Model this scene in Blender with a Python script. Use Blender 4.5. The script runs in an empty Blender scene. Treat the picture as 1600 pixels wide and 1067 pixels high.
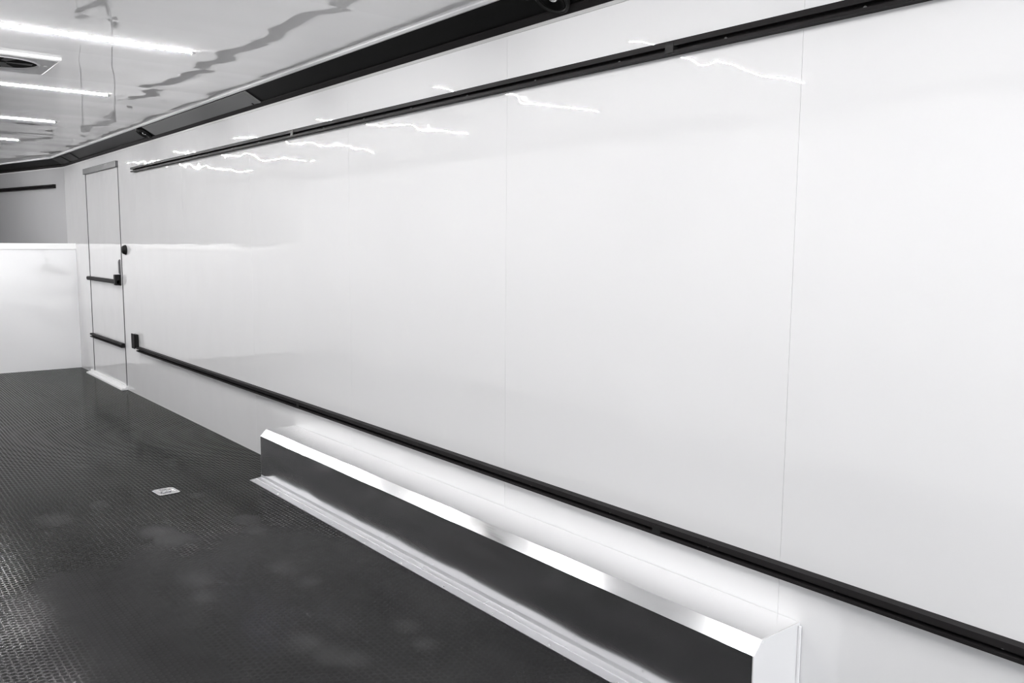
import bpy, bmesh, math, random
from mathutils import Matrix, Vector
random.seed(7)
S = bpy.context.scene
COL = S.collection

# ------------------------------------------------------------------ camera
CAM = Vector((0, 0, 1.28))
yaw, pitch, roll = math.radians(38.967), math.radians(6.487), math.radians(-0.4145)
fpx = 1327.24
fw = Vector((math.sin(yaw)*math.cos(pitch), math.cos(yaw)*math.cos(pitch), -math.sin(pitch)))
rt = Vector((math.cos(yaw), -math.sin(yaw), 0))
dn = fw.cross(rt)
rt2 = rt*math.cos(roll) + dn*math.sin(roll)
dn2 = -rt*math.sin(roll) + dn*math.cos(roll)
cd = bpy.data.cameras.new('camera')
cam = bpy.data.objects.new('camera', cd)
COL.objects.link(cam)
cam.matrix_world = Matrix.Translation(CAM) @ Matrix((rt2, -dn2, -fw)).transposed().to_4x4()
cd.sensor_width = 36
cd.lens = fpx/1600*36
cd.clip_start = 0.02
S.camera = cam

# ------------------------------------------------------------------ world, light, exposure
w = bpy.data.worlds.new('overcast_sky')
S.world = w
w.use_nodes = True
w.node_tree.nodes['Background'].inputs[0].default_value = (0.95, 0.97, 1.0, 1)
w.node_tree.nodes['Background'].inputs[1].default_value = 5.6
S.view_settings.view_transform = 'Standard'
S.view_settings.look = 'None'
S.view_settings.gamma = 1
S.view_settings.use_curve_mapping = False
S.view_settings.exposure = 0.17
S.cycles.filter_width = 1.15
LED = 450.0

# ------------------------------------------------------------------ dimensions
XR, XL = 1.997, -0.603       # side walls
ZC = 2.13                    # ceiling
YB = -2.8                    # open rear
YR = 9.49                    # riser of the raised nose deck
YN = 9.85                    # where the nose starts to taper
YF = 12.65                   # front of the nose
TP = 0.235                   # taper per metre
ZD = 1.262                   # deck of the nose
PATH_R = [(XR, YB), (XR, YN), (XR-TP*(YF-YN), YF)]
PATH_L = [(XL, YB), (XL, YN), (XL+TP*(YF-YN), YF)]

# ------------------------------------------------------------------ materials
def mat(name, col, rough=0.5, metal=0.0, spec=0.5, coat=0.0):
    m = bpy.data.materials.new(name)
    m.use_nodes = True
    b = m.node_tree.nodes['Principled BSDF']
    b.inputs['Base Color'].default_value = (*col, 1)
    b.inputs['Roughness'].default_value = rough
    b.inputs['Metallic'].default_value = metal
    b.inputs['Specular IOR Level'].default_value = spec
    b.inputs['Coat Weight'].default_value = coat
    b.inputs['Coat Roughness'].default_value = 0.03
    return m

class N:
    """tiny node helper"""
    def __init__(s, m):
        s.t = m.node_tree; s.b = s.t.nodes['Principled BSDF']
    def n(s, kind, **kw):
        x = s.t.nodes.new(kind)
        for k, v in kw.items(): setattr(x, k, v)
        return x
    def l(s, a, b): s.t.links.new(a, b)
    def math(s, op, a, b=None, c=None):
        x = s.n('ShaderNodeMath', operation=op)
        for i, v in enumerate((a, b, c)):
            if v is None: continue
            if isinstance(v, (int, float)): x.inputs[i].default_value = v
            else: s.l(v, x.inputs[i])
        return x.outputs[0]
    def pos(s): return s.n('ShaderNodeNewGeometry').outputs['Position']
    def mapping(s, vec, scale=(1, 1, 1), rot=(0, 0, 0)):
        x = s.n('ShaderNodeMapping'); x.inputs['Scale'].default_value = scale; x.inputs['Rotation'].default_value = rot
        s.l(vec, x.inputs[0]); return x.outputs[0]
    def noise(s, vec, scale, detail=1.0, rough=0.5):
        x = s.n('ShaderNodeTexNoise'); x.inputs['Scale'].default_value = scale
        x.inputs['Detail'].default_value = detail; x.inputs['Roughness'].default_value = rough
        s.l(vec, x.inputs['Vector']); return x.outputs[0]
    def bump(s, h, dist, strength=1.0):
        x = s.n('ShaderNodeBump'); x.inputs['Strength'].default_value = strength
        x.inputs['Distance'].default_value = dist
        s.l(h, x.inputs['Height']); s.l(x.outputs[0], s.b.inputs['Normal'])
        for c in ('Coat Normal',): s.l(x.outputs[0], s.b.inputs[c])
        return x

def wavy_wall(name, col, rough):
    """white glossy aluminium sheet, gently oil-canned, tighter waves near the rivet line of the upper track"""
    m = mat(name, col, rough, spec=0.75)
    k = N(m); p = k.pos()
    big = k.noise(k.mapping(p, (1, 2.2, 1.4)), 1.2, 2.0, 0.45)
    sep = k.n('ShaderNodeSeparateXYZ'); k.l(p, sep.inputs[0])
    dz = k.math('SUBTRACT', sep.outputs[2], 1.86)
    g = k.math('POWER', 2.718, k.math('MULTIPLY', k.math('MULTIPLY', dz, dz), -90))
    fine = k.math('SUBTRACT', k.noise(k.mapping(p, (1, 3.0, 4.0)), 2.6, 1.0, 0.4), 0.5)
    # the sheet is pulled in at every stud, 0.406 m apart
    bow = k.math('ABSOLUTE', k.math('SINE', k.math('MULTIPLY', sep.outputs[1], math.pi/0.406)))
    dent = k.math('SUBTRACT', k.noise(k.mapping(p, (1, 0.8, 3.2)), 1.6, 0.0), 0.5)
    h = k.math('ADD', big, k.math('MULTIPLY', k.math('MULTIPLY', fine, g), 0.55))
    h = k.math('ADD', h, k.math('MULTIPLY', k.math('MULTIPLY', bow, dent), 0.95))
    k.bump(h, 0.0035)
    return m

M = {}
M['wall'] = wavy_wall('white_gloss_sheet', (0.755, 0.755, 0.762), 0.006)
M['riser'] = wavy_wall('white_gloss_riser', (0.84, 0.84, 0.85), 0.03)
def ceiling_mat():
    m = mat('white_gloss_ceiling', (0.92, 0.92, 0.925), 0.02, spec=1.0)
    k = N(m); p = k.pos()
    big = k.noise(k.mapping(p, (1.2, 1.8, 1)), 1.0, 1.5, 0.4)
    sep = k.n('ShaderNodeSeparateXYZ'); k.l(p, sep.inputs[0])
    # the skin dips between the roof bows, 0.406 m apart
    bow = k.math('ABSOLUTE', k.math('SINE', k.math('MULTIPLY', sep.outputs[1], math.pi/0.72)))
    mod = k.noise(k.mapping(p, (1.0, 0.7, 1)), 1.3, 0.0)
    h = k.math('ADD', k.math('MULTIPLY', big, 1.0), k.math('MULTIPLY', k.math('MULTIPLY', bow, mod), 0.34))
    k.bump(h, 0.010)
    return m
M['ceiling'] = ceiling_mat()
M['nose'] = wavy_wall('dimmed_white_sheet', (0.43, 0.43, 0.435), 0.03)  # white sheet, base colour lowered for the shade in the nose
M['white'] = mat('white_paint', (0.80, 0.80, 0.81), 0.25)
M['vent_white'] = mat('vent_white', (0.62, 0.62, 0.625), 0.5, spec=0.3)
M['deck'] = mat('white_deck', (0.6, 0.6, 0.61), 0.4)
M['gasket'] = mat('grey_rubber_seal', (0.09, 0.09, 0.095), 0.6)
M['grey_trim'] = mat('grey_header', (0.11, 0.11, 0.115), 0.5)
M['black_gloss'] = mat('black_gloss_panel', (0.004, 0.004, 0.004), 0.3, spec=0.06)
M['black_satin'] = mat('black_anodised', (0.0165, 0.0152, 0.0158), 0.5, spec=0.07)
M['black_plastic'] = mat('black_plastic', (0.012, 0.012, 0.012), 0.45, spec=0.12)
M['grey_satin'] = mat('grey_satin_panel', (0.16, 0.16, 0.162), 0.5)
M['trim_grey'] = mat('trim_grey', (0.5, 0.5, 0.5), 0.5, spec=0.2)
M['lip'] = mat('bright_white_lip', (0.93, 0.93, 0.93), 0.3)
M['strip_grey'] = mat('strip_grey', (0.2, 0.2, 0.2), 0.5, spec=0.1)
M['plate_dark'] = mat('plate_dark', (0.035, 0.035, 0.036), 0.5, spec=0.1)
M['cone'] = mat('speaker_cone', (0.03, 0.03, 0.03), 0.35)
M['chrome'] = mat('bright_metal', (0.75, 0.75, 0.76), 0.16, metal=1)
M['light_housing'] = mat('light_housing', (0.55, 0.55, 0.56), 0.35)
M['mesh_dark'] = mat('vent_dark', (0.006, 0.0055, 0.0055), 0.8, spec=0.05)
M['paving'] = mat('concrete', (0.55, 0.54, 0.53), 0.9)
kk = N(M['paving']); nn = kk.noise(kk.pos(), 3, 5); r_ = kk.n('ShaderNodeValToRGB')
r_.color_ramp.elements[0].color = (0.48, 0.48, 0.47, 1); r_.color_ramp.elements[1].color = (0.62, 0.61, 0.60, 1)
kk.l(nn, r_.inputs[0]); kk.l(r_.outputs[0], kk.b.inputs['Base Color'])

def metal_mat(name, col, rough, ripple=0.0004):
    m = mat(name, col, rough, metal=1)
    k = N(m); p = k.pos()
    h = k.noise(k.mapping(p, (1, 1.0, 3)), 3.0, 1.0, 0.5)
    k.bump(h, ripple*10)
    fr = k.noise(k.mapping(p, (60, 1.5, 60)), 8, 2)
    k.l(k.math('MULTIPLY_ADD', fr, 0.08, rough-0.04), k.b.inputs['Roughness'])
    return m
M['steel'] = metal_mat('satin_aluminium', (0.78, 0.78, 0.79), 0.17)
M['steel_flange'] = metal_mat('aluminium_flange', (0.80, 0.80, 0.82), 0.32)
M['steel_chamfer'] = metal_mat('aluminium_chamfer', (0.92, 0.92, 0.93), 0.13)
M['steel_top'] = mat('white_top_sheet', (0.93, 0.93, 0.935), 0.24, metal=0.75)

e = bpy.data.materials.new('led_diffuser'); e.use_nodes = True
eb = e.node_tree.nodes['Principled BSDF']
eb.inputs['Base Color'].default_value = (0.9, 0.9, 0.9, 1)
eb.inputs['Emission Color'].default_value = (1, 0.99, 0.985, 1)
eb.inputs['Emission Strength'].default_value = LED
M['led'] = e

def floor_mat():
    m = mat('black_rubber_mat', (0.018, 0.018, 0.0184), 0.38, spec=0.035)
    k = N(m); p = k.pos()
    # raised mesh of small cells, 20 mm apart
    a = 2*math.pi/0.020
    sep = k.n('ShaderNodeSeparateXYZ'); k.l(p, sep.inputs[0])
    X, Y = sep.outputs[0], sep.outputs[1]
    def wave(cx, cy):
        return k.math('COSINE', k.math('ADD', k.math('MULTIPLY', X, cx*a), k.math('MULTIPLY', Y, cy*a)))
    s3 = k.math('ADD', k.math('ADD', wave(1, 0), wave(0.5, 0.866)), wave(-0.5, 0.866))
    # s3 runs from -1.5 (on the net between cells) to 3 (centre of a cell)
    cell = k.math('MULTIPLY', k.math('ADD', s3, 0.6), 0.9); cell.node.use_clamp = True
    nz = k.noise(p, 260, 1, 0.5)
    tot = k.math('ADD', k.math('MULTIPLY', cell, -0.00018), k.math('MULTIPLY', nz, 0.00006))
    k.bump(tot, 1.0)
    k.l(k.math('MULTIPLY_ADD', cell, 0.60, 0.14), k.b.inputs['Roughness'])
    # dusty scuffs left by shoes
    spots = [(1.52, 5.09, .05), (1.50, 4.98, .045), (1.07, 5.25, .05), (0.98, 4.42, .06), (1.41, 4.28, .045),
             (1.08, 3.84, .09), (1.10, 3.70, .08), (1.46, 3.76, .07), (1.43, 3.58, .055), (1.34, 3.08, .065),
             (1.36, 2.90, .05), (1.03, 3.19, .08), (1.0, 3.0, .06), (1.45, 2.35, .055), (1.43, 2.20, .05),
             (1.13, 2.44, .07), (1.16, 2.32, .07), (1.20, 2.25, .06), (0.75, 4.3, .1), (0.62, 5.6, .12)]
    tex = k.noise(p, 22, 4, 0.65)
    wob = k.noise(p, 9, 2, 0.5)
    acc = None
    for x, y, r in spots:
        dx = k.math('MULTIPLY', k.math('SUBTRACT', X, x), 1/r)
        dy = k.math('MULTIPLY', k.math('SUBTRACT', Y, y), 0.8/r)
        d2 = k.math('ADD', k.math('MULTIPLY', dx, dx), k.math('MULTIPLY', dy, dy))
        d2 = k.math('ADD', d2, k.math('MULTIPLY', wob, 0.9))
        q = k.math('MAXIMUM', k.math('SUBTRACT', 1.45, d2), 0)
        acc = q if acc is None else k.math('MAXIMUM', acc, q)
    dust = k.math('MULTIPLY', k.math('MULTIPLY', acc, tex), 0.095)
    broad = k.math('MULTIPLY', k.math('MAXIMUM', k.math('SUBTRACT', k.noise(k.mapping(p, (1, .6, 1)), 2.2, 4, 0.6), 0.45), 0), 0.10)
    fac = k.math('ADD', dust, broad)
    mix = k.n('ShaderNodeMix', data_type='RGBA')
    mix.inputs[6].default_value = (0.018, 0.018, 0.0184, 1)
    mix.inputs[7].default_value = (0.42, 0.42, 0.42, 1)
    k.l(fac, mix.inputs[0]); k.l(mix.outputs[2], k.b.inputs['Base Color'])
    return m
M['floor'] = floor_mat()

# ------------------------------------------------------------------ geometry helpers
def box(bm, x0, x1, y0, y1, z0, z1):
    v = [bm.verts.new((x, y, z)) for x in (x0, x1) for y in (y0, y1) for z in (z0, z1)]
    for f in ((0, 1, 3, 2), (4, 6, 7, 5), (0, 4, 5, 1), (2, 3, 7, 6), (0, 2, 6, 4), (1, 5, 7, 3)):
        bm.faces.new([v[i] for i in f])

def prism_y(bm, prof, y0, y1):
    """polygon (x, z) extruded along y"""
    a = [bm.verts.new((x, y0, z)) for x, z in prof]
    b = [bm.verts.new((x, y1, z)) for x, z in prof]
    n = len(prof)
    bm.faces.new(a); bm.faces.new(b[::-1])
    for i in range(n):
        bm.faces.new((a[i], b[i], b[(i+1) % n], a[(i+1) % n]))

def prism_z(bm, pts, z0, z1):
    a = [bm.verts.new((x, y, z0)) for x, y in pts]
    b = [bm.verts.new((x, y, z1)) for x, y in pts]
    n = len(pts)
    bm.faces.new(a); bm.faces.new(b[::-1])
    for i in range(n):
        bm.faces.new((a[i], b[i], b[(i+1) % n], a[(i+1) % n]))

def sweep(bm, path, prof, side):
    """profile of (distance into the room, z) carried along a plan path with mitred corners; side -1 = room lies towards -x"""
    pts = [Vector(p) for p in path]
    dirs = [(pts[i+1]-pts[i]).normalized() for i in range(len(pts)-1)]
    nor = [Vector((d.y, -d.x))*(1 if side > 0 else -1) for d in dirs]
    rings = []
    for i, p in enumerate(pts):
        if i == 0: o = nor[0]
        elif i == len(pts)-1: o = nor[-1]
        else:
            o = (nor[i-1]+nor[i]).normalized(); o = o/ o.dot(nor[i])
        rings.append([bm.verts.new((p.x+o.x*d, p.y+o.y*d, z)) for d, z in prof])
    n = len(prof)
    bm.faces.new(rings[0]); bm.faces.new(rings[-1][::-1])
    for a, b in zip(rings, rings[1:]):
        for i in range(n):
            bm.faces.new((a[i], b[i], b[(i+1) % n], a[(i+1) % n]))

def cyl(bm, c, axis, r, h, seg=20, r2=None):
    """closed cylinder or cone from c along axis"""
    ax = Vector(axis).normalized(); u = ax.orthogonal().normalized(); v = ax.cross(u)
    c = Vector(c); r2 = r if r2 is None else r2
    a = [bm.verts.new(c+(u*math.cos(t)+v*math.sin(t))*r) for t in [2*math.pi*i/seg for i in range(seg)]]
    b = [bm.verts.new(c+ax*h+(u*math.cos(t)+v*math.sin(t))*r2) for t in [2*math.pi*i/seg for i in range(seg)]]
    bm.faces.new(a); bm.faces.new(b[::-1])
    for i in range(seg):
        bm.faces.new((a[i], b[i], b[(i+1) % seg], a[(i+1) % seg]))

def lathe(bm, c, axis, prof, seg=28):
    """profile of (radius, distance along axis), open shell closed by its own points"""
    ax = Vector(axis).normalized(); u = ax.orthogonal().normalized(); v = ax.cross(u); c = Vector(c)
    rings = []
    for r, h in prof:
        if r < 1e-6: rings.append([bm.verts.new(c+ax*h)])
        else: rings.append([bm.verts.new(c+ax*h+(u*math.cos(t)+v*math.sin(t))*r) for t in [2*math.pi*i/seg for i in range(seg)]])
    for a, b in zip(rings, rings[1:]):
        for i in range(seg):
            j = (i+1) % seg
            q = [a[i % len(a)], b[i % len(b)], b[j % len(b)], a[j % len(a)]]
            q = list(dict.fromkeys(q))
            if len(q) > 2: bm.faces.new(q)

def obj(name, bm, m, parent=None, bevel=0.0, smooth=False, origin=None):
    bmesh.ops.remove_doubles(bm, verts=bm.verts, dist=1e-6)
    bmesh.ops.recalc_face_normals(bm, faces=bm.faces)
    off = Vector(origin) if origin else (parent.location.copy() if parent else Vector((0, 0, 0)))
    bmesh.ops.translate(bm, verts=bm.verts, vec=-off)
    me = bpy.data.meshes.new(name); bm.to_mesh(me); bm.free()
    me.materials.append(m if not isinstance(m, str) else M[m])
    o = bpy.data.objects.new(name, me); COL.objects.link(o)
    if parent: o.parent = parent
    elif origin: o.location = off
    if smooth:
        for p in me.polygons: p.use_smooth = True
    if bevel:
        b = o.modifiers.new('bevel', 'BEVEL'); b.width = bevel; b.segments = 2; b.limit_method = 'ANGLE'; b.angle_limit = math.radians(35)
    return o

def nb(): return bmesh.new()
def bx(*a):
    b = bmesh.new(); box(b, *a); return b

def tag(o, label, cat, group=None, kind=None):
    o['label'] = label; o['category'] = cat
    if group: o['group'] = group
    if kind: o['kind'] = kind
    return o

def thing(name, loc, label, cat, group=None, kind=None):
    o = bpy.data.objects.new(name, None); o.empty_display_size = 0.1
    o.location = loc; COL.objects.link(o)
    return tag(o, label, cat, group, kind)

# ------------------------------------------------------------------ setting: floor, ceiling, walls
fl = obj('floor', bx(XL, XR, YB, YR, -0.05, 0), 'floor')
tag(fl, 'black textured rubber floor mat with dusty scuff marks', 'floor', kind='structure')
cb = nb()
prism_z(cb, [(XL, YB), (XR, YB), (XR, YN), (PATH_R[2][0], YF), (PATH_L[2][0], YF), (XL, YN)], ZC, ZC+0.05)
tag(obj('ceiling', cb, 'ceiling'), 'glossy white ceiling with wavy reflections', 'ceiling', kind='structure')

T = 0.002    # sheet thickness
def clad(name, xin, sgn, label, seams, y1, doors=()):
    """backing wall with separate sheets standing 4 mm proud of it, hairline joints between them"""
    wl = obj(name, bx(*sorted((xin+sgn*T, xin+sgn*0.06)), YB, y1, 0, ZC), 'white')
    tag(wl, label, 'wall', kind='structure')
    ys = sorted(set([YB]+[s for s in seams if YB < s < y1]+[y1]))
    gap = 0.0004
    for a, b in zip(ys, ys[1:]):
        a2, b2 = a+gap, b-gap
        if b <= a: continue
        segs = [(a2, b2, 0.0, ZC)]
        for d0, d1, zt in doors:
            if a2 < d1 and b2 > d0:
                new = []
                for s0, s1, z0, z1 in segs:
                    if s0 < d0: new.append((s0, min(s1, d0), z0, z1))
                    if s1 > d1: new.append((max(s0, d1), s1, z0, z1))
                    lo, hi = max(s0, d0), min(s1, d1)
                    if hi > lo: new.append((lo, hi, zt, z1))
                segs = new
        p = nb()
        for s0, s1, z0, z1 in segs:
            box(p, *sorted((xin, xin+sgn*T)), s0, s1, z0, z1)
        obj('panel', p, 'wall', wl)
    return wl
seams = [1.288+1.22*i for i in range(-3, 6)] 
D0, D1, DZ = 7.80, 8.95, 1.965
clad('wall_right', XR, 1, 'long glossy white sheet-metal side wall on the right', seams, YN, [(D0, D1, DZ)])
clad('wall_left', XL, -1, 'glossy white side wall beside the camera', [s for s in seams]+[8.6], YN)

# nose walls, tapering inward above the raised deck
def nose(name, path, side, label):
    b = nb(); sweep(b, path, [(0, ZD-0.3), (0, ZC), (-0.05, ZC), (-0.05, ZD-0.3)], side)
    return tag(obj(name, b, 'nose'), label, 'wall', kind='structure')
nose('wall_nose_right', PATH_R[1:], -1, 'white tapered wall, greyed to look unlit, above the raised nose deck, right side')
nose('wall_nose_left', PATH_L[1:], 1, 'white tapered wall, greyed to look unlit, above the raised nose deck, left side')
tag(obj('wall_nose_front', bx(PATH_L[2][0]-0.05, PATH_R[2][0]+0.05, YF, YF+0.05, ZD-0.3, ZC), 'black_satin'),
    'dark front wall at the tip of the nose', 'wall', kind='structure')
# riser below the nose deck
rs = thing('wall_front', (0, YR, 0), 'white waist-high bulkhead across the far end of the floor', 'wall', kind='structure')
obj('riser_panel', bx(XL, XR, YR, YR+0.04, 0, 1.206), 'riser', rs)
lp = nb()
pr = [(YR-0.012, 1.206), (YR+0.012, ZD-0.002), (YR+0.016, ZD), (YR+0.05, ZD), (YR+0.05, 1.206)]
va = [lp.verts.new((XL, y, z)) for y, z in pr]; vb = [lp.verts.new((XR, y, z)) for y, z in pr]
lp.faces.new(va); lp.faces.new(vb[::-1])
for i in range(5): lp.faces.new((va[i], vb[i], vb[(i+1) % 5], va[(i+1) % 5]))
lip = obj('edge_trim', lp, 'lip', rs)
lip['label'] = 'bright white edge trim along the top'
dk = nb()
prism_z(dk, [(XL, YR+0.045), (XR, YR+0.045), (XR, YN), (PATH_R[2][0], YF), (PATH_L[2][0], YF), (XL, YN)], ZD-0.05, ZD-0.004)
tag(obj('floor_nose_deck', dk, 'deck'), 'raised white deck in the nose, behind the bulkhead', 'floor', kind='structure')

# rear opening: white frame, ramp lowered to the ground outside
fr = thing('trim_2', (0, YB, 0), 'white frame around the open rear end', 'frame', kind='structure')
obj('post', bx(XL-0.06, XL+0.05, YB-0.10, YB, -0.05, ZC+0.05), 'white', fr)
obj('post', bx(XR-0.05, XR+0.06, YB-0.10, YB, -0.05, ZC+0.05), 'white', fr)
obj('header', bx(XL+0.05, XR-0.05, YB-0.10, YB, ZC-0.08, ZC+0.05), 'white', fr)
rp = nb()
prism = [(YB-0.10, -0.05), (YB-0.10, 0.0), (YB-2.3, -0.55), (YB-2.3, -0.60)]
va = [rp.verts.new((XL+0.05, y, z)) for y, z in prism]; vb = [rp.verts.new((XR-0.05, y, z)) for y, z in prism]
rp.faces.new(va); rp.faces.new(vb[::-1])
for i in range(4): rp.faces.new((va[i], vb[i], vb[(i+1) % 4], va[(i+1) % 4]))
tag(obj('door_2', rp, 'floor'), 'lowered rear ramp door outside the open end', 'ramp', kind='structure')
tag(obj('ground', bx(-30, 30, -40, 30, -0.7, -0.60), 'paving'), 'concrete yard outside', 'ground', kind='structure')

# ------------------------------------------------------------------ side door in the right wall
dr = thing('door_1', (XR, (D0+D1)/2, 0), 'white side door with black bars near the far end of the wall', 'door', kind='structure')
obj('door_leaf', bx(XR, XR+T, D0+0.016, D1-0.016, 0.035, 1.915), 'wall', dr)
for a, b in ((D0, D0+0.015), (D1-0.015, D1)):
    obj('door_seal', bx(XR-0.003, XR+T, a, b, 0.03, 1.915), 'gasket', dr)
h_ = obj('door_header', bx(XR-0.022, XR+T, D0-0.004, D1+0.004, 1.913, 1.965), 'grey_trim', dr, bevel=0.003)
h_['label'] = 'grey strip across the top of the door'
t_ = nb(); prism_y(t_, [(XR+T, 0.001), (XR-0.055, 0.001), (XR-0.052, 0.014), (XR-0.018, 0.018), (XR-0.014, 0.034), (XR+T, 0.034)], D0-0.02, D1+0.10)
obj('threshold', t_, 'chrome' if False else 'white', dr)
# upper latch bar with its handle
lb = nb(); prism_y(lb, [(XR-0.004, 0.918), (XR-0.030, 0.918), (XR-0.036, 0.926), (XR-0.036, 0.944), (XR-0.030, 0.952), (XR-0.004, 0.952)], D0+0.06, D1-0.005)
o = obj('latch_bar', lb, 'black_satin', dr, bevel=0.002); o['label'] = 'black latch bar across the door'
obj('bracket', bx(XR-0.006, XR+0.001, D0+0.055, D0+0.12, 0.905, 1.0), 'black_plastic', dr)
lh = obj('latch_handle', bx(XR-0.048, XR-0.006, D0+0.06, D0+0.115, 0.908, 1.0), 'black_plastic', dr, bevel=0.006)
# lower bar: slotted rail carried on the door
def rail_profile(x, z, s=1, d=0.030, h=0.037):
    return [(x, z), (x-s*d, z), (x-s*d, z+0.009), (x-s*0.008, z+0.009), (x-s*0.008, z+0.021), (x-s*d, z+0.021), (x-s*d, z+h), (x, z+h)]
lr = nb(); prism_y(lr, rail_profile(XR, 0.366), D0+0.02, D1-0.01)
o = obj('lower_bar', lr, 'black_satin', dr); o['label'] = 'black slotted bar low on the door'
g_ = nb(); prism_y(g_, [(XR, 1.0), (XR-0.010, 1.006), (XR-0.014, 1.02), (XR-0.014, 1.11), (XR-0.010, 1.126), (XR, 1.132)], D0+0.055, D0+0.08)
o = obj('pull_handle', g_, 'grey_trim', dr, bevel=0.003); o['label'] = 'small grey pull above the latch'

# ------------------------------------------------------------------ black cove between wall and ceiling
def cove(name, path, side, label, full):
    cv = thing(name, (path[0][0], 0, ZC), label, 'cove trim', kind='structure')
    def par(nm, prof, m, pth=None):
        b = nb(); sweep(b, pth or path, prof, side); return obj(nm, b, m, cv)
    # (distance from the wall, z): sloping black board, 45 degree-ish
    par('cove_panel', [(0.004, 2.062), (0.122, 2.128), (0.110, 2.1295), (0.004, 2.075)], 'black_gloss')
    par('cove_lip', [(0.0, 2.048), (0.008, 2.048), (0.024, 2.064), (0.020, 2.072), (0.0, 2.066)], 'black_satin')
    par('ceiling_trim', [(0.116, 2.130), (0.116, 2.121), (0.128, 2.119), (0.138, 2.124), (0.138, 2.130)], 'white')
    o = par('wall_trim', [(0.0, 2.036), (0.003, 2.036), (0.004, 2.048), (0.0, 2.048)], 'trim_grey')
    if full:
        def on(d, z, y): return (XR-d, y, z)
        sl = Vector((-0.118, 0, 0.066)).normalized()      # up the slope
        nr = Vector((-sl.z, 0, sl.x)).normalized()        # out of the slope, into the room
        if nr.z > 0: nr = -nr
        def slab(nm, y0, y1, m, s0=0.016, s1=0.122, th=0.006, skew=0.0, bev=0.0015):
            b = nb(); base = Vector((XR-0.004, 0, 2.062))
            vs = []
            for off in (0.0005, th):
                for s, yy in ((s0, y0), (s0, y1), (s1, y1-skew), (s1, y0-skew)):
                    v = base+sl*s+nr*off; vs.append(b.verts.new((v.x, yy, v.z)))
            b.faces.new(vs[:4]); b.faces.new(vs[4:][::-1])
            for i in range(4): b.faces.new((vs[i], vs[(i+1) % 4], vs[4+(i+1) % 4], vs[4+i]))
            return obj(nm, b, m, cv, bevel=bev)
        a = slab('grey_panel', 4.74, 6.66, 'grey_satin'); a['label'] = 'grey satin panel set in the black cove'  # raised slab in one even grey, lighter than the cove around it
        a = slab('end_strip', 4.705, 4.735, 'strip_grey', th=0.008); a['label'] = 'thin grey strip at the end of the grey panel'
        sc = nb(); q = Vector((XR-0.004, 4.80, 2.062))+sl*0.026+nr*0.006; cyl(sc, q, nr, 0.007, 0.003, 12)
        obj('screw', sc, 'black_plastic', cv)
        slab('joint_plate', 9.05, 9.33, 'plate_dark', s0=0.02, s1=0.115, skew=0.0)
        slab('joint_plate', 9.45, 9.72, 'plate_dark', s0=0.02, s1=0.115, skew=0.0)
    return cv
cove('trim_1', PATH_R, -1, 'black sloping cove along the top of the right wall', True)
cove('trim_3', PATH_L, 1, 'black sloping cove along the top of the left wall', False)

# speakers let into the cove
sl = Vector((-0.118, 0, 0.066)).normalized(); nr = Vector((-0.066, 0, -0.118)).normalized()
def speaker(y, label):
    c = Vector((XR-0.004, y, 2.062))+sl*0.066
    t = thing('speaker', c, label, 'speaker', 'round speakers in the cove')
    b = nb(); lathe(b, c, nr, [(0.062, 0.000), (0.064, 0.014), (0.058, 0.019), (0.051, 0.015), (0.050, 0.003)]); obj('bezel', b, 'black_plastic', t, smooth=True)
    b = nb(); lathe(b, c, nr, [(0.050, 0.010), (0.046, 0.014), (0.040, 0.010), (0.018, 0.003), (0.0, 0.003)]); obj('cone', b, 'black_gloss', t, smooth=True)
    b = nb(); lathe(b, c, nr, [(0.018, 0.003), (0.014, 0.011), (0.0, 0.015)]); obj('dust_cap', b, 'chrome', t, smooth=True)
speaker(6.79, 'small round black speaker at the far end of the grey cove panel')
speaker(2.19, 'round black speaker in the cove at the top edge of the picture')

# ------------------------------------------------------------------ ceiling lights
def light(x0, x1, y, label):
    t = thing('ceiling_light', ((x0+x1)/2, y, ZC-0.016), label, 'ceiling light', 'linear ceiling lights')
    b = nb(); box(b, x0, x1, y-0.0075, y+0.0075, ZC-0.002, ZC-0.0005); obj('housing', b, 'light_housing', t)
    b = nb()
    prof = [(-0.0035, ZC-0.0022), (-0.0032, ZC-0.0042), (-0.0015, ZC-0.006), (0.0015, ZC-0.006), (0.0032, ZC-0.0042), (0.0035, ZC-0.0022)]
    a = [b.verts.new((x0+0.016, y+d, z)) for d, z in prof]; c = [b.verts.new((x1-0.016, y+d, z)) for d, z in prof]
    b.faces.new(a); b.faces.new(c[::-1])
    for i in range(len(prof)): b.faces.new((a[i], c[i], c[(i+1) % 6], a[(i+1) % 6]))
    obj('diffuser', b, 'led', t)
    for xa in (x0, x1-0.015):
        b = nb(); box(b, xa, xa+0.015, y-0.006, y+0.006, ZC-0.008, ZC-0.002); obj('end_cap', b, 'light_housing', t, bevel=0.001)
    return t
LX0, LX1 = 0.03, 1.365
names = {-1.80: 'unseen LED strip light added for fill nearest the open rear end', -0.35: 'unseen LED strip light added for fill just behind the camera', 1.10: 'unseen LED strip light added for fill above the near end of the wheel box',  # out-of-view strips continuing the row, added to light the room
         3.975: 'white LED strip light nearest the camera in view, in front of the round vent',
         5.43: 'second LED strip light in view, just beyond the round vent',
         6.88: 'third LED strip light in view from the camera',
         8.32: 'farthest LED strip light visible on the ceiling',
         2.55: 'LED strip light overhead, seen only as the longest reflection on the wall',
         9.77: 'LED strip light above the far bulkhead, seen only as the farthest wall reflection'}
for y in (-1.80, -0.35, 1.10, 2.55, 3.975, 5.43, 6.88, 8.32, 9.77):
    light(LX0, LX1, y, names[y])

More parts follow.
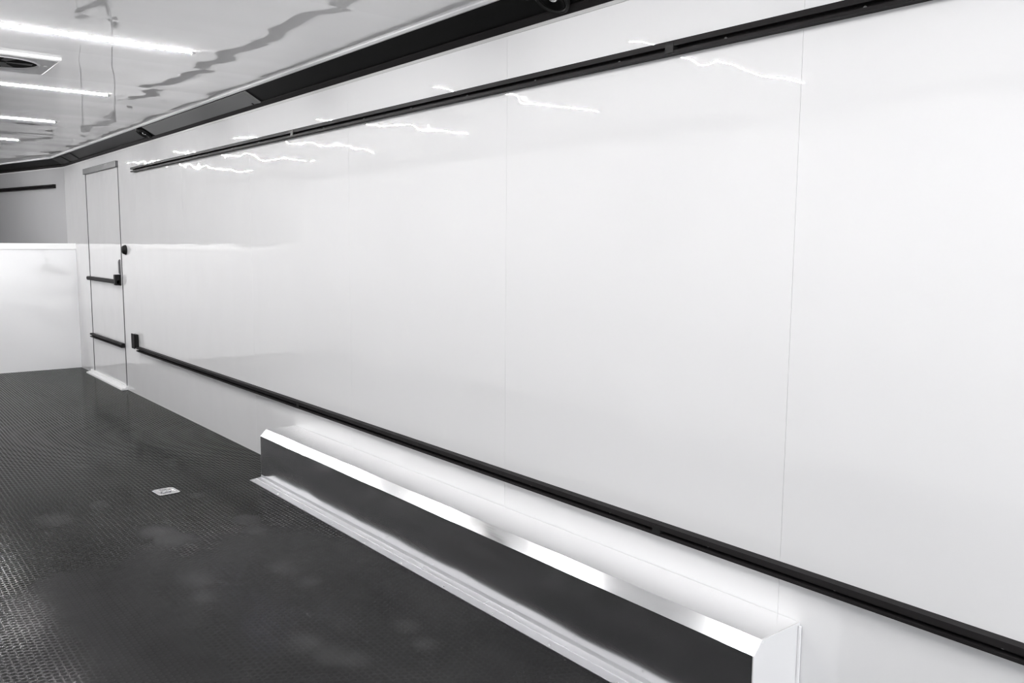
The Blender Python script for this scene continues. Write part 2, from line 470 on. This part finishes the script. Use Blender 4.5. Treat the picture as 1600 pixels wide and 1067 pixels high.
# ------------------------------------------------------------------ roof vent
vx0, vx1, vy0, vy1 = 0.49, 0.925, 4.49, 4.93
vt = thing('roof_vent', ((vx0+vx1)/2, (vy0+vy1)/2, ZC-0.02), 'square white roof vent with a round dark opening between the strip lights', 'vent')
cx, cy = (vx0+vx1)/2, (vy0+vy1)/2
# frame plate: square ring with a round hole, bevelled outer edge
b = nb(); n = 48; R0 = 0.155
def sq(t, hx):
    c_, s_ = math.cos(t), math.sin(t); k_ = hx/max(abs(c_), abs(s_)); return c_*k_, s_*k_
rings = []
for hx, z in ((0.2175, ZC-0.0005), (0.2175, ZC-0.012), (0.208, ZC-0.017)):
    rings.append([b.verts.new((cx+sq(2*math.pi*i/n+math.pi/4, hx)[0], cy+sq(2*math.pi*i/n+math.pi/4, hx)[1], z)) for i in range(n)])
for r, z in ((R0+0.012, ZC-0.013), (R0+0.006, ZC-0.020), (R0, ZC-0.018), (R0, ZC-0.0005)):
    rings.append([b.verts.new((cx+math.cos(2*math.pi*i/n+math.pi/4)*r, cy+math.sin(2*math.pi*i/n+math.pi/4)*r, z)) for i in range(n)])
for r0, r1 in zip(rings, rings[1:]):
    for i in range(n): b.faces.new((r0[i], r1[i], r1[(i+1) % n], r0[(i+1) % n]))
obj('frame', b, 'vent_white', vt)
b = nb(); cyl(b, (cx, cy, ZC-0.010), (0, 0, 1), R0-0.001, 0.009, 40); obj('screen', b, 'mesh_dark', vt)
for i in range(5):
    t = 2*math.pi*i/5
    b = nb()
    u = Vector((math.cos(t), math.sin(t), 0)); v = Vector((-u.y, u.x, 0))
    pts = [u*0.025-v*0.012, u*0.13-v*0.035, u*0.135+v*0.02, u*0.025+v*0.012]
    lo = [b.verts.new((cx+p.x, cy+p.y, ZC-0.0125)) for p in pts]; hi = [b.verts.new((cx+p.x, cy+p.y, ZC-0.0105)) for p in pts]
    b.faces.new(lo); b.faces.new(hi[::-1])
    for j in range(4): b.faces.new((lo[j], hi[j], hi[(j+1) % 4], lo[(j+1) % 4]))
    obj('fan_blade', b, 'black_plastic', vt)
b = nb(); cyl(b, (cx, cy, ZC-0.0175), (0, 0, 1), 0.026, 0.007, 20); obj('hub', b, 'black_plastic', vt)
b = nb(); cyl(b, (0.885, 4.66, ZC-0.0215), (0, 0, 1), 0.009, 0.006, 14); obj('knob', b, 'light_housing', vt)

# ------------------------------------------------------------------ slotted tracks on the walls
def track(z, y0, y1, joints, label):
    t = thing('cargo_track', (XR, y0, z), label, 'track', 'black wall tracks')
    cuts = [y0]+joints+[y1]
    for a, b_ in zip(cuts, cuts[1:]):
        b = nb(); prism_y(b, rail_profile(XR, z), a+0.0008, b_-0.0008); obj('rail', b, 'black_satin', t)
    for j in joints:
        b = nb(); box(b, XR-0.0315, XR-0.0045, j-0.016, j+0.016, z+0.002, z+0.0305)
        o = obj('joint_clip', b, 'black_plastic', t, bevel=0.001); o['label'] = 'black clip closing the slot at a joint'
    y = y0+0.2
    while y < min(y1, 7.3):
        b = nb(); cyl(b, (XR-0.0085, y, z+0.015), (-1, 0, 0), 0.0042, 0.0025, 10); obj('screw', b, 'strip_grey', t)
        y += 0.4064
    return t
track(1.838, YB+0.06, 7.325, [-0.87, 1.71, 4.29], 'long black slotted track high on the right wall')
track(0.3825, YB+0.06, 7.375, [-0.87, 1.71, 4.29], 'long black slotted track low on the right wall above the wheel box')
# nose track follows the tapered wall
d = Vector((-TP, 1, 0)).normalized()
s0 = Vector((XR, YN, 0))+d*0.20; s1 = Vector((XR, YN, 0))+d*2.3
t = thing('cargo_track', (s0.x, s0.y, 1.838), 'short black track high on the tapered nose wall at the far left', 'track', 'black wall tracks')
b = nb(); sweep(b, [(s0.x, s0.y), (s1.x, s1.y)], [(XR-x, z) for x, z in rail_profile(XR, 1.838)], -1); obj('rail', b, 'black_satin', t)
b = nb(); sweep(b, [(s0.x-d.x*0.004, s0.y-d.y*0.004), (s0.x, s0.y)], [(0, 1.837), (0.031, 1.837), (0.031, 1.876), (0, 1.876)], -1); obj('end_cap', b, 'black_plastic', t)

# ------------------------------------------------------------------ wheel box along the wall
BX, BY0, BY1, BZ = 1.790, 1.222, 4.385, 0.270
CH = 0.034
wb = thing('wheel_box', (BX, BY0, 0), 'long low box of satin aluminium over the wheel, against the right wall', 'wheel box')
G = 0.004
o = obj('front_panel', bx(BX, BX+0.003, BY0, BY1, 0.006, BZ-CH), 'steel', wb); o['label'] = 'dark mirror-like front face'
b = nb(); prism_y(b, [(BX, BZ-CH), (BX+CH, BZ), (BX+CH, BZ-0.003), (BX+0.003, BZ-CH)], BY0, BY1); o = obj('corner_chamfer', b, 'steel_chamfer', wb); o['label'] = 'bright chamfered edge'
obj('top_panel', bx(BX+CH, XR-0.001, BY0, BY1, BZ-0.003, BZ), 'steel_top', wb)
endp = [(BX+0.001, 0.001), (BX+0.001, BZ-CH-0.002), (BX+CH, BZ-0.001), (XR-0.001, BZ-0.001), (XR-0.001, 0.001)]
for ya, yb in ((BY0-0.003, BY0), (BY1, BY1+0.003)):
    b = nb(); prism_y(b, endp, ya, yb); obj('end_panel', b, 'white', wb)
# folded edge trims round the near end panel
b = nb(); box(b, BX-0.001, BX+0.006, BY0-0.0045, BY0-0.003, 0.003, BZ-CH); obj('edge_fold', b, 'white', wb)
b = nb(); box(b, BX+CH+0.004, XR-0.001, BY0-0.0045, BY0-0.003, BZ-0.008, BZ+0.0005); obj('edge_fold', b, 'white', wb)
b = nb(); box(b, XR-0.010, XR-0.001, BY0-0.012, BY0-0.003, 0.001, BZ-0.008); obj('edge_fold', b, 'white', wb, bevel=0.003)
# floor flange: inner angle plus an outer flat strip
FX = 1.722
b = nb(); prism_y(b, [(BX, 0.0035), (BX, 0.022), (BX-0.004, 0.010), (BX-0.030, 0.007), (BX-0.030, 0.0035)], BY0-0.0, BY1); obj('floor_angle', b, 'steel_flange', wb)
b = nb()
pl = [(FX, BY0-0.02), (BX+0.002, BY0-0.02), (BX+0.002, BY1+0.012), (BX-0.012, BY1+0.014), (FX, BY1-0.002)]
prism_z(b, pl, 0.0005, 0.0035); obj('floor_flange', b, 'steel_flange', wb)
y = BY0+0.12
while y < BY1:
    b = nb(); cyl(b, (FX+0.012, y, 0.003), (0, 0, 1), 0.0045, 0.0022, 10, 0.003); obj('rivet', b, 'chrome', wb)
    y += 0.30
y = BY0+0.26
while y < BY1:
    b = nb(); box(b, BX-0.031, BX-0.0015, y, y+0.0025, 0.006, 0.0095); obj('gusset', b, 'steel_flange', wb)
    y += 0.42

# ------------------------------------------------------------------ small fittings
kn = thing('wall_knob', (XR, 7.665, 1.215), 'small round black knob on the wall beside the door', 'knob')
b = nb(); lathe(b, kn.location, (-1, 0, 0), [(0.0, 0.0), (0.040, 0.0), (0.042, 0.006), (0.040, 0.010)], 24); obj('base', b, 'black_plastic', kn, smooth=True)
b = nb(); lathe(b, kn.location, (-1, 0, 0), [(0.039, 0.010), (0.037, 0.018), (0.031, 0.028), (0.018, 0.034), (0.0, 0.036)], 24); obj('dome', b, 'black_plastic', kn, smooth=True)

ob = thing('outlet_box', (XR, 7.435, 0.40), 'small upright black outlet box where the lower track begins', 'outlet')
obj('back_box', bx(XR-0.030, XR, 7.395, 7.475, 0.405, 0.520), 'black_plastic', ob, bevel=0.006)
obj('cover', bx(XR-0.038, XR-0.030, 7.390, 7.480, 0.400, 0.525), 'black_satin', ob, bevel=0.004)

# recessed tie-down in the floor
fa = thing('floor_anchor', (1.30, 4.44, 0), 'small shiny silver tie-down plate lying on the dark floor', 'tie-down')
fa.rotation_euler = (0, 0, math.radians(4))
def fobj(nm, b, m, **k):
    o = obj(nm, b, m, None, **k); o.parent = fa; return o
b = nb(); n = 8
def rr(hx, hy, z, c=0.014):
    return [b.verts.new(p+(z,)) for p in ((-hx+c, -hy), (hx-c, -hy), (hx, -hy+c), (hx, hy-c), (hx-c, hy), (-hx+c, hy), (-hx, hy-c), (-hx, -hy+c))]
rg = [rr(0.055, 0.062, 0.0005), rr(0.055, 0.062, 0.004), rr(0.050, 0.057, 0.0055), rr(0.040, 0.046, 0.0055), rr(0.030, 0.036, 0.0015)]
for r0, r1 in zip(rg, rg[1:]):
    for i in range(8): b.faces.new((r0[i], r1[i], r1[(i+1) % 8], r0[(i+1) % 8]))
b.faces.new(rg[-1])
fobj('recessed_plate', b, 'chrome', bevel=0.0008)
b = nb(); path = [(-0.022, -0.012), (-0.022, 0.012), (-0.012, 0.024), (0.012, 0.024), (0.022, 0.012), (0.022, -0.012)]
for i in range(6):
    p0, p1 = Vector((*path[i], 0.0065)), Vector((*path[(i+1) % 6], 0.0065)); cyl(b, p0, p1-p0, 0.0035, (p1-p0).length, 10)
fobj('ring', b, 'chrome')
b = nb(); box(b, -0.010, 0.010, -0.018, -0.006, 0.0016, 0.0115); fobj('ring_bracket', b, 'chrome', bevel=0.002)
